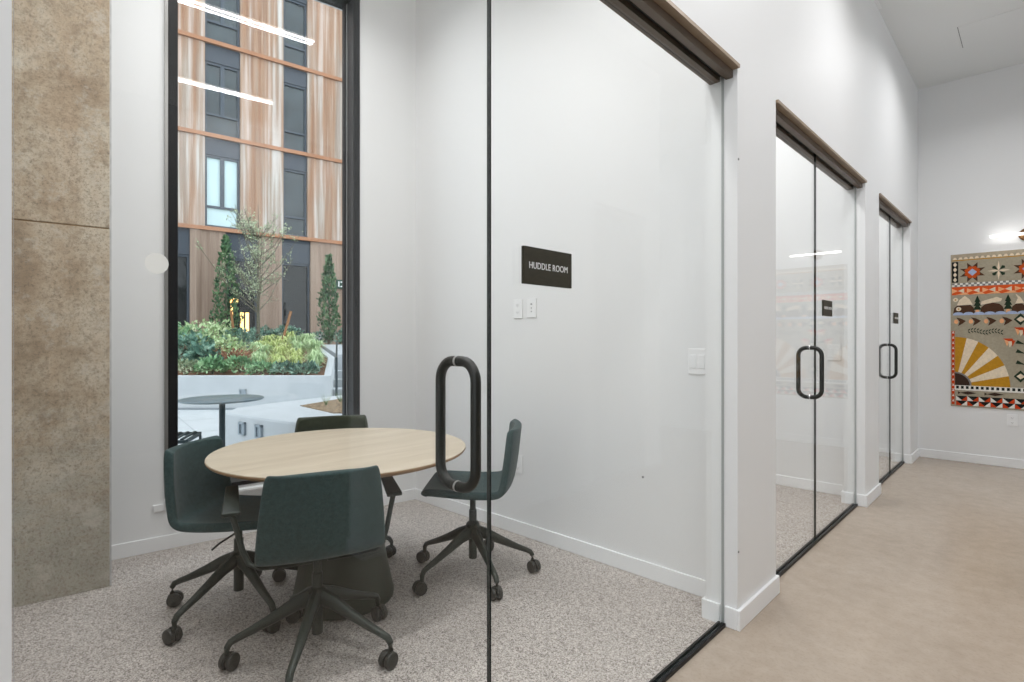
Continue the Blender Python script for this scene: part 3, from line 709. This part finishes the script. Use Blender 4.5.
# second planter further right behind
m = MB(); P2 = [at_depth(316, 13.6), at_depth(372, 13.2), at_depth(380, 16.5), at_depth(322, 16.9)]; P2 = [at_depth(337, 12.6), at_depth(375, 12.6), at_depth(375, 15.9), at_depth(322, 15.9)]
m.prism(P2, 0, [.93, .93, 1.12, 1.12]); tag(m.build('concrete_wall', M_pcon, bevel=.01), 'white concrete wall rising behind the large planter at right', 'wall')
# steps
for i in range(4):
    a, b = at_depth(333, 10.2 + i * .45), at_depth(352, 10.2 + i * .45)
    c2, d2 = at_depth(352, 10.65 + i * .45), at_depth(333.5, 10.65 + i * .45)
    m = MB(); m.prism([a, b, c2, d2], 0, .15 * (i + 1)); tag(m.build('stair_tread', M_pcon if i % 2 else plain('grey step', srgb(168, 172, 172), .8)), ('lowest', 'second', 'third', 'topmost')[i] + ' pale concrete step right of the large planter', 'step', 'courtyard steps')
hr = thing('handrail', (*at_depth(336.5, 9.7), 0), 0, 'dark metal handrail post standing right of the large planter', 'handrail')
m = MB(); m.tube([(0, 0, 0), (0, 0, .95)], .022, 10); m.build('post', M_dkm, hr, True)
q = Vector((*at_depth(336.8, 11.6), 0)) - Vector((*at_depth(336.5, 9.7), 0))
m = MB(); m.tube([(0, 0, .93), (q.x, q.y, 1.22)], .018, 8); m.build('rail', M_dkm, hr, True)
# low seat wall with bed
S_ = [W(-6.906, 1.254)[:2], W(-5.72, 1.62)[:2], W(-5.2, 1.95)[:2], W(-5.0, 2.6)[:2], W(-5.0, 6.0)[:2], W(-8.6, 6.0)[:2], W(-8.0, 3.15)[:2], W(-7.517, 1.89)[:2], W(-7.25, 1.42)[:2]]
sw = thing('seat_wall', (0, 0, 0), 0, 'low white concrete seat wall outside the window with a mulch bed', 'planter')
B_ = [W(-6.95, 2.10)[:2], W(-6.02, 2.18)[:2], W(-5.5, 3.0)[:2], W(-5.5, 5.6)[:2], W(-8.0, 5.6)[:2], W(-7.45, 2.85)[:2]]
m = MB(); m.prism(S_, 0, .45); m.build('wall_body', M_pcon, sw, bevel=.03)
m = MB(); m.prism(B_, .44, .458); m.build('mulch', M_mul2, sw)
for k, (u_, n2, nm) in enumerate(((1.345, -6.10, 'left'), (1.455, -5.78, 'right'))):
    pass
e_a = Vector(S_[0]); e_b = Vector(S_[1]); ed = (e_b - e_a).normalized(); en = Vector((ed.y, -ed.x))
if en.dot(Vector((0, 0)) - e_a) < 0: en = -en
def step_light(base, dirv, nv, s, label):
    ang = math.atan2(dirv.y, dirv.x)
    t = thing('step_light', (base.x, base.y, s), ang, label, 'step light', 'grey bracket lights on the concrete walls')
    sg = 1 if Vector((-math.sin(ang), math.cos(ang))).dot(nv) > 0 else -1
    m = MB()
    for bx_ in ((-.06, -.035), (.035, .06)): m.box(bx_[0], bx_[1], 0, sg * .028, -.07, .07)
    m.box(-.06, .06, 0, sg * .028, .045, .07); m.box(-.06, .06, 0, sg * .028, -.07, -.055); m.box(-.035, .035, 0, sg * .012, -.055, .045)
    m.build('bracket', M_fixt, t)
for tt, lab in ((.20, 'grey square bracket light on the seat wall, left of the pair'), (.37, 'grey square bracket light on the seat wall, right of the pair')):
    step_light(e_a + (e_b - e_a) * (tt * 1.55), ed, en, .30, lab)
pa, pb_ = Vector(PL[0]), Vector(PL[1]); pd = (pb_ - pa).normalized()
pq = Vector(at_depth(243, 9.9)); nn_ = Vector((-pq.x, -pq.y)).normalized()
step_light(pq, pd, nn_, .30, 'small grey bracket light on the front of the large planter')
# outdoor bistro table and slatted chair
bt_ = W(-5.55, .985)
t = thing('bistro_table', bt_, 0, 'round dark metal bistro table outside the window', 'table')
m = MB(); m.lathe([(.335, .722), (.347, .728), (.347, .738), (.34, .742)], 56); m.build('tabletop', plain('grey green table enamel', srgb(104, 122, 130), .35, .1), t, True)
m = MB(); m.lathe([(.026, .02), (.026, .722)], 20); m.build('pole', M_dkm, t, True)
m = MB(); m.lathe([(.22, 0), (.22, .012), (.03, .022)], 40); m.build('base', M_dkm, t, True)
oc = thing('slatted_stool', W(-5.25, .52), R(-SK), 'dark green metal slatted garden seat beside the bistro table', 'chair')
m = MB()
for s in (-1, 1): m.box(-.2, .2, s * .2 - .012, s * .2 + .012, .43, .455)
for x in (-.2, .2): m.box(x - .012, x + .012, -.2, .2, .43, .455)
m.build('seat_frame', M_dkm, oc, bevel=.003)
for i in range(7):
    x = -.165 + i * .055; q = MB(); q.box(x - .012, x + .012, -.19, .19, .452, .464); q.build('slat', M_dkm, oc, bevel=.002)
for sx1 in (-1, 1):
    for sy1 in (-1, 1): q = MB(); q.tube([(sx1 * .2, sy1 * .2, .44), (sx1 * .21, sy1 * .21, 0)], .011, 8); q.build('leg', M_dkm, oc, True)
oc.rotation_euler.z = R(60); oc.scale = (1, 1, 1.06)
# ---- foliage
def leaves(m, n, fn, size, elong=1.6, mi=0):
    for _ in range(n):
        p, up = fn(); s = size * rnd(.6, 1.3)
        a = Vector((rnd(-1, 1), rnd(-1, 1), rnd(-.4, 1))).normalized(); d = (a + Vector(up) * .8).normalized()
        b = d.cross(Vector((rnd(-1, 1), rnd(-1, 1), rnd(-1, 1)))).normalized()
        p = Vector(p); m.add([p, p + d * s * .5 * elong + b * s * .42, p + d * s * elong, p + d * s * .5 * elong - b * s * .42], [(0, 1, 2, 3)], mi)
def bush(x, y, z, rx, rz_, n, size, mats, label, name='shrub', group='shrubs in the large planter', elong=1.6):
    t = thing(name, (x, y, z), 0, label, 'shrub', group)
    m = MB()
    def fn():
        th, ph = rnd(0, 2 * math.pi), math.acos(rnd(-.25, 1)); r = rnd(.55, 1) ** .6
        d = (math.sin(ph) * math.cos(th), math.sin(ph) * math.sin(th), math.cos(ph))
        k = 1 + .18 * math.sin(th * 3 + ph * 4)
        return (rx * r * d[0] * k, rx * r * d[1] * k, rz_ * .3 + rz_ * .72 * r * d[2] * k), d
    leaves(m, n, fn, size, elong); m.build('foliage', mats, t, smooth='raw')
    q = MB()
    for i in range(6):
        a = rnd(0, 6.28); q.tube([(0, 0, -.03), (rx * .25 * math.cos(a), rx * .25 * math.sin(a), rz_ * .35), (rx * .6 * math.cos(a), rx * .6 * math.sin(a), rz_ * .75)], [.012, .008, .004], 5)
    q.build('stem', M_bark, t, True)
bl = [ # px, depth, rx, rz, leaf, mat, label
 (186, 10.35, .32, .24, .035, L_grey, 'grey green low shrub at the left front of the large planter', 'g'),
 (212, 10.4, .26, .26, .05, L_mid, 'bright green low shrub at the front of the large planter', 'g'),
 (190, 11.3, .45, .58, .085, L_dark, 'big blue green leafy shrub at the left of the planter', 'b'),
 (203, 10.95, .32, .42, .075, L_dark, 'smaller blue green leafy shrub in front of the big one', 'b'),
 (180, 12.6, .60, .75, .06, L_mid, 'green shrub at the left edge behind the blue green one', 'b'),
 (200, 13.6, .62, .70, .06, L_light, 'pale green shrub at the back left of the mound', 'b'),
 (222, 14.2, .60, .60, .055, L_light, 'pale green shrub at the back, left of the tree', 'b'),
 (240, 14.0, .45, .48, .06, L_dark, 'blue green shrub just left of the tree trunk', 'b'),
 (226, 12.6, .42, .42, .05, L_light, 'small pale shrub at the middle of the mound', 'b'),
 (262, 15.0, .40, .40, .06, L_dark, 'dark shrub just behind the tree trunk', 'b'),
 (286, 15.2, .36, .45, .06, L_dark, 'dark shrub behind the right wooden stake', 'b'),
 (240, 10.6, .28, .26, .045, L_mid, 'green tuft shrub at the centre front of the planter', 'g'),
 (262, 10.35, .25, .20, .04, L_mid, 'dark green tuft at the planter front left of the next one', 'g'),
 (284, 10.35, .22, .19, .04, L_dark, 'dark green tuft at the planter front below the grasses', 'g'),
 (306, 10.35, .22, .19, .04, L_dark, 'dark green tuft at the planter front, rightmost', 'g')]
for px, d, rx, rz_, lf, mt, lab, kd in bl:
    x, y = at_depth(px, d)
    bush(x, y, mz(d), rx, rz_, 420 if kd == 'g' else 520, lf, mt, lab, elong=2.2 if kd == 'g' else 1.7)
# shrubs on the far bed by the facade
for px, d, rx, rz_, lab in ((318, 17.3, .42, .36, 'grey green shrub left of the right cypress foot'), (340, 17.3, .40, .40, 'grey green shrub right of the right cypress foot'), (350, 16.9, .4, .3, 'low shrub at the far right edge of the window view')):
    x, y = at_depth(px, d); bush(x, y, 1.12, rx, rz_, 320, .06, L_dark, lab, group='shrubs on the far bed')
# rusty twig shrub
x, y = at_depth(232, 11.3)
t = thing('twiggy_shrub', (x, y, mz(11.3)), 0, 'bare rust brown twiggy shrub in the middle of the mulch', 'shrub'); m = MB()
for i in range(44):
    a = rnd(0, 6.28); r = rnd(.2, .6); m.tube([(0, 0, -.02), (r * .4 * math.cos(a), r * .4 * math.sin(a), rnd(.1, .2)), (r * math.cos(a), r * math.sin(a), rnd(.12, .42))], [.012, .008, .004], 4)
m.build('twig', L_red, t, True)['kind'] = 'stuff'; m = MB()
leaves(m, 110, lambda: ((rnd(-.5, .5), rnd(-.5, .5), rnd(.05, .35)), (0, 0, 1)), .035); m.build('foliage', L_red, t, smooth='raw')
# ornamental grass clumps
def clump_mesh(seed, mat):
    random.seed(seed); m = MB()
    for i in range(110):
        a = rnd(0, 6.28); r = rnd(.1, .34); h = rnd(.14, .34); w_ = .008
        d = Vector((math.cos(a), math.sin(a), 0)); s = Vector((-d.y, d.x, 0)) * w_
        p0 = d * .03; p1 = d * r * .5 + Vector((0, 0, h)); p2 = d * r + Vector((0, 0, h * rnd(.4, .95)))
        m.add([p0 - s, p0 + s, p1 + s, p1 - s, p2], [(0, 1, 2, 3), (3, 2, 4)])
    return m.build('ornamental_grass', mat, smooth='raw')
cm = [clump_mesh(k, L_yel if k % 3 else L_light) for k in range(4)]
random.seed(11); spots = []
for d in (10.75, 11.3, 11.9, 12.6, 13.4, 14.2, 15.0):
    lo = {10.75: 250, 11.3: 248, 11.9: 252, 12.6: 250, 13.4: 252, 14.2: 262, 15.0: 268}[d]; hi = {10.75: 325, 11.3: 326, 11.9: 324, 12.6: 322, 13.4: 318, 14.2: 314, 15.0: 309}[d]
    k = max(3, int((hi - lo) / 546 * d / .33))
    for i in range(k): spots.append((lo + (hi - lo) * (i + .5) / k + rnd(-2, 2), d + rnd(-.15, .15)))
for i, (px, d) in enumerate(spots):
    o = cm[i] if i < 4 else cm[i % 4].copy()
    if i >= 4: col.objects.link(o)
    x, y = at_depth(px, d); o.location = (x, y, mz(d) - .02); o.rotation_euler.z = rnd(0, 6.28); k = rnd(.85, 1.2); o.scale = (k, k, k)
    tag(o, 'yellow green arching grass clump on the right side of the large planter', 'grass', 'ornamental grass clumps in the large planter')
# sparse tufts in the seat wall bed
for i, (u_, nb) in enumerate(((2.35, -6.75), (2.5, -6.5), (2.62, -7.0), (2.75, -6.6), (2.6, -6.2), (2.85, -7.05), (2.95, -6.75), (2.9, -6.25), (3.1, -7.2), (3.15, -6.6))):
    p = W(nb, u_, .455); m = MB()
    for j in range(40):
        a = rnd(0, 6.28); m.add([(0, 0, 0), (.006, 0, 0), (rnd(.03, .11) * math.cos(a), rnd(.03, .11) * math.sin(a), rnd(.08, .2))], [(0, 1, 2)])
    tag(m.build('grass_tuft', L_grey, loc=p, smooth='raw'), 'sparse dry tuft growing from the mulch bed of the seat wall', 'grass', 'dry tufts in the seat wall bed')
# cypresses
def cypress(px, d, z0, h, r, label):
    x, y = at_depth(px, d); t = thing('cypress', (x, y, z0), 0, label, 'tree'); m = MB()
    def fn():
        z = rnd(.05, 1); a = rnd(0, 6.28); rr = r * (min(1, z * 4) * (1 - z ** 2.2) + .12) * rnd(.6, 1.05) * (1 + .2 * math.sin(z * 23 + a * 2))
        return (rr * math.cos(a), rr * math.sin(a), z * h), (math.cos(a) * .3, math.sin(a) * .3, 1.4)
    leaves(m, 1500, fn, .07, 1.8); m.build('foliage', L_cyp, t, smooth='raw')
    q = MB(); q.tube([(0, 0, -.05), (0, 0, h * .8)], [.05, .01], 6); q.build('trunk', M_bark, t, True)
cypress(226, 17.0, 1.08, 3.35, .36, 'tall dark cypress by the facade, left behind the bare tree')
cypress(329, 16.9, 1.08, 2.75, .27, 'slim cypress by the facade at the right of the window')
# the young multi branched tree
tx, ty = at_depth(258, 14.4); tz = mz(14.4)
tr = thing('young_tree', (tx, ty, tz), 0, 'young sparse olive-leaved tree staked on the planter mound', 'tree')
random.seed(5); m = MB(); tips = []
m.tube([(0, 0, -.1), (.02, 0, .5), (-.01, .01, 1.1), (0, 0, 2.0), (.03, 0, 3.0), (.0, 0, 3.75)], [.05, .045, .036, .024, .014, .005], 8)
right = Vector((cY, sY, 0)); fwd = Vector((-sY, cY, 0))
for i in range(40):
    h0 = rnd(.85, 2.9); a = rnd(0, 6.28); L_ = rnd(.9, 1.9) * (1 - (h0 - .85) / 3.6)
    d = (right * math.cos(a) + fwd * math.sin(a)); p0 = Vector((0, 0, h0)); p1 = p0 + d * L_ * .45 + Vector((0, 0, L_ * .38)); p2 = p0 + d * L_ * .85 + Vector((0, 0, L_ * 1.0)) 
    m.tube([p0, p1, p2], [.016, .010, .004], 5); tips += [(p0, p1, p2)]
    for j in range(4):
        q0 = p1.lerp(p2, rnd(0, .8)) if j % 2 else p0.lerp(p1, rnd(.4, 1)); v = Vector((rnd(-1, 1), rnd(-1, 1), rnd(0, 1.2))).normalized() * rnd(.2, .45); m.tube([q0, q0 + v], [.006, .002], 4); tips.append((q0, q0 + v * .5, q0 + v))
m.build('branches', M_bark, tr, True)
m = MB()
def fn():
    a, b, c = random.choice(tips); s = rnd(.15, 1.05); p = a.lerp(b, s * 2) if s < .5 else b.lerp(c, s * 2 - 1)
    return p + Vector((rnd(-.06, .06), rnd(-.06, .06), rnd(-.05, .08))), (0, 0, .6)
leaves(m, 3000, fn, .034, 1.7); m.build('foliage', L_grey, tr, smooth='raw')
for (p0, p1, lab) in (((231, 14.3, 2.0), (236, 14.2, 0), 'wooden support stake left of the young tree'), ((291, 14.3, 2.05), (279.5, 14.2, 0), 'wooden support stake right of the young tree')):
    ax_, ay_ = at_depth(p1[0], p1[1]); bx_, by_ = at_depth(p0[0], p0[1]); m = MB(); m.tube([(0, 0, -.1), (bx_ - ax_, by_ - ay_, .95)], .032, 8)
    tag(m.build('tree_stake', M_stake, loc=(ax_, ay_, mz(14.2)), smooth=True), lab, 'stake')
# ------------------------------------------------------------------ the facade across the courtyard
def clad():
    m, t, N, L, B = nt('copper cladding with painted sheen')
    a = noise(N, L, 2.3, 3, .6, stretch=(1, 1.0, .05)); b = noise(N, L, 6, 3, .6, stretch=(1, 1, .03)); g = noise(N, L, .8, 3, .6, stretch=(1, 1, .5))
    c = ramp(N, L, a, [(.34, srgb(128, 88, 60)), (.45, srgb(164, 124, 94)), (.54, srgb(150, 134, 120)), (.66, srgb(182, 176, 168))])
    c = mix_rgb(N, L, .5, c, ramp(N, L, b, [(.34, srgb(112, 78, 54)), (.5, srgb(154, 134, 116)), (.64, srgb(216, 214, 210))]))  # pale grey streaks put sky reflections into the copper colour
    c = mix_rgb(N, L, ramp(N, L, g, [(.4, (0, 0, 0, 1)), (.75, (.45, .45, .45, 1))]), c, srgb(160, 108, 72))
    L.new(c, B.inputs['Base Color']); B.inputs['Metallic'].default_value = .25; B.inputs['Roughness'].default_value = .42
    bump(N, L, B, b, .3, .02); return m
M_clad = clad()
M_clad2 = oak('pinkish brown ground floor cladding', srgb(132, 108, 92), srgb(168, 148, 132), .55, 6, (1, 1, .03))
M_band = plain('orange copper band', srgb(160, 112, 80), .45, .3, var=.1, vs=2)
M_wfr = plain('slate window frame', srgb(62, 72, 82), .4, .1)
M_spand = plain('slate spandrel panel', srgb(58, 66, 76), .5, var=.05)
M_dglass = plain('dark window glass', srgb(54, 64, 68), .05, .0, var=.4, vs=1.6, spec=.6)
M_gglass = plain('very dark entrance glass', srgb(20, 25, 26), .05, .0, var=.5, vs=1.6, spec=.45)
M_curt = plain('window glass with drawn pale blinds', srgb(196, 220, 222), .12, var=.05, vs=2)
M_warm = emit('warm lit interior', (1, .62, .22, 1), 3.0)
M_dark = plain('dark interior', (.02, .022, .022, 1), .6)
NF = -19.5
bd = thing('apartment_building', W(NF, 4.5, 0), -SK, 'copper clad apartment building across the courtyard', 'building')
def bp(m, name, mat, parent=bd, **k):
    m.v = [(n - NF, u - 4.5, z) for n, u, z in m.v]; return m.build(name, mat, parent, **k)
m = MB(); m.box(NF - 6, NF - .35, -9, 24, 0, 17.3); bp(m, 'building_core', M_dark)
rows = [(4.77, 7.72), (7.72, 10.68), (10.68, 13.62), (13.62, 16.6)]
wins = [(2.975, 3.993, 'double'), (5.338, 6.142, 'single'), (-1.2, -.2, 'double'), (.9, 1.6, 'single'), (9.6, 10.6, 'double'), (12.0, 12.8, 'single')]
wins.sort()
random.seed(3)
def corr(m, u0, u1, z0, z1):
    # folded sheet: shallow zigzag profile
    n = max(2, int((u1 - u0) / .16)); us = [u0 + (u1 - u0) * i / n for i in range(n + 1)]; ns = [NF + (.0 if i in (0, n) else rnd(.0, .07) * (i % 2) - .005) for i in range(n + 1)]
    for i in range(n):
        m.add([(ns[i], us[i], z0), (ns[i + 1], us[i + 1], z0), (ns[i + 1], us[i + 1], z1), (ns[i], us[i], z1)], [(0, 1, 2, 3)])
    m.box(NF - .35, NF - .01, u0, u1, z0, z1)
for (z0, z1) in rows:
    u = -6.0
    for (a, b, kd) in wins + [(18, 18, None)]:
        m = MB(); corr(m, u, a, z0 + .06, z1 - .04); bp(m, 'cladding_panel', M_clad); u = b
    m = MB(); m.box(NF - .02, NF + .09, -6, 18, z0 - .06, z0 + .06); bp(m, 'copper_band', M_band)
    for (a, b, kd) in wins:
        if a > 8 or a < 2: 
            if z0 > 5 or True:
                pass
        zt = z1 - .04; zs = zt - .55; zb = z0 + .07; zm = zb + .62
        f = MB(); e = .07; n0, n1 = NF - .22, NF - .10
        f.box(n0, n1, a, a + e, zb, zs); f.box(n0, n1, b - e, b, zb, zs); f.box(n0, n1, a + e, b - e, zb, zb + e); f.box(n0, n1, a + e, b - e, zs - e, zs); f.box(n0, n1, a + e, b - e, zm, zm + e)
        if kd == 'double': f.box(n0, n1, (a + b) / 2 - .06, (a + b) / 2 + .06, zm + e, zs - e)
        f.box(n0, NF - .06, a, b, zs, zt, 1)
        fr = bp(f, 'window', [M_wfr, M_spand])
        g = MB(); g.box(NF - .20, NF - .17, a + e, b - e, zb + e, zs - e)
        lit = (z0 < 5 and 2.9 < a < 3)
        go = bp(g, 'pane', M_curt if lit else M_dglass, fr)
# ground floor
gw = [(.2, 2.565), (3.56, 4.528), (5.289, 6.249), (8.0, 9.2)]
u = -6.0
for a, b in gw + [(18, 18)]:
    m = MB(); corr(m, u, a, 0, 4.71); bp(m, 'cladding_panel', M_clad2, label='pinkish brown ground floor cladding'); u = b
for i, (a, b) in enumerate(gw):
    f = MB(); e = .07; n0, n1 = NF - .22, NF - .10
    f.box(n0, n1, a, a + e, 1.2, 3.9); f.box(n0, n1, b - e, b, 1.2, 3.9); f.box(n0, n1, a + e, b - e, 3.83, 3.9); f.box(n0, NF - .06, a, b, 3.9, 4.71, 1); f.box(n0, n1, a + e, b - e, 1.2, 1.4)
    fr = bp(f, 'window', [M_wfr, M_spand])
    g = MB(); g.box(NF - .20, NF - .17, a + e, b - e, 1.4, 3.83); bp(g, 'pane', M_gglass, fr)
m = MB()
m.box(NF - .165, NF - .13, 4.02, 4.12, 1.5, 2.15); m.box(NF - .165, NF - .13, 4.18, 4.28, 1.5, 2.15); m.box(NF - .165, NF - .13, 3.72, 3.95, 2.45, 2.6); m.box(NF - .165, NF - .13, 3.74, 3.80, 1.5, 2.6)
bp(m, 'wall_light', M_warm, label='warm glowing light strips behind the dark entrance')
# small green sign and white box on the facade
m = MB(); m.box(NF + .08, NF + .11, 7.12, 7.46, 3.10, 3.42, 0); m.box(NF + .11, NF + .113, 7.20, 7.24, 3.16, 3.36, 1); m.box(NF + .11, NF + .113, 7.28, 7.38, 3.16, 3.2, 1); m.box(NF + .11, NF + .113, 7.28, 7.38, 3.32, 3.36, 1); m.box(NF + .11, NF + .113, 7.34, 7.38, 3.2, 3.32, 1)
sg_ = m; sg_.v = [tuple(W(n, u, z)) for n, u, z in sg_.v]
tag(sg_.build('wall_sign', [plain('dark green sign', srgb(40, 70, 54), .5), M_white]), 'small square dark green sign on the facade beside the right cypress', 'sign')
m = MB(WX); m.box(NF + .75, NF + 1.05, 4.4, 6.3, 0, 1.42); m.box(NF + .55, NF + .74, 4.4, 6.4, 0, 1.34)
tag(m.build('curb_wall', M_pcon, bevel=.01), 'low white concrete curb at the foot of the far facade', 'wall')
# ------------------------------------------------------------------ world
wd = bpy.data.worlds.new('sky'); sc.world = wd; wd.use_nodes = True
bgn = wd.node_tree.nodes['Background']; bgn.inputs[0].default_value = (.86, .94, 1.0, 1); bgn.inputs[1].default_value = 2.3
# ------------------------------------------------------------------ camera
cam = bpy.data.cameras.new('camera'); co = bpy.data.objects.new('camera', cam); col.objects.link(co)
cam.sensor_width = 36; cam.lens = CF / 1024 * 36; cam.shift_y = (HZ - 341) / 1024
cam.clip_start = .05; cam.clip_end = 300
co.location = (0, 0, CH); co.rotation_euler = (R(90), 0, CYAW); sc.camera = co
sc.view_settings.view_transform = 'Standard'; sc.view_settings.look = 'None'; sc.view_settings.gamma = 1; sc.view_settings.use_curve_mapping = False
sc.view_settings.exposure = 0.08
sc.cycles.max_bounces = 12; sc.cycles.diffuse_bounces = 6; sc.cycles.glossy_bounces = 5; sc.cycles.transparent_max_bounces = 24; sc.cycles.transmission_bounces = 6
sc.cycles.use_denoising = True; sc.cycles.caustics_reflective = False; sc.cycles.caustics_refractive = False; sc.cycles.sample_clamp_indirect = 3
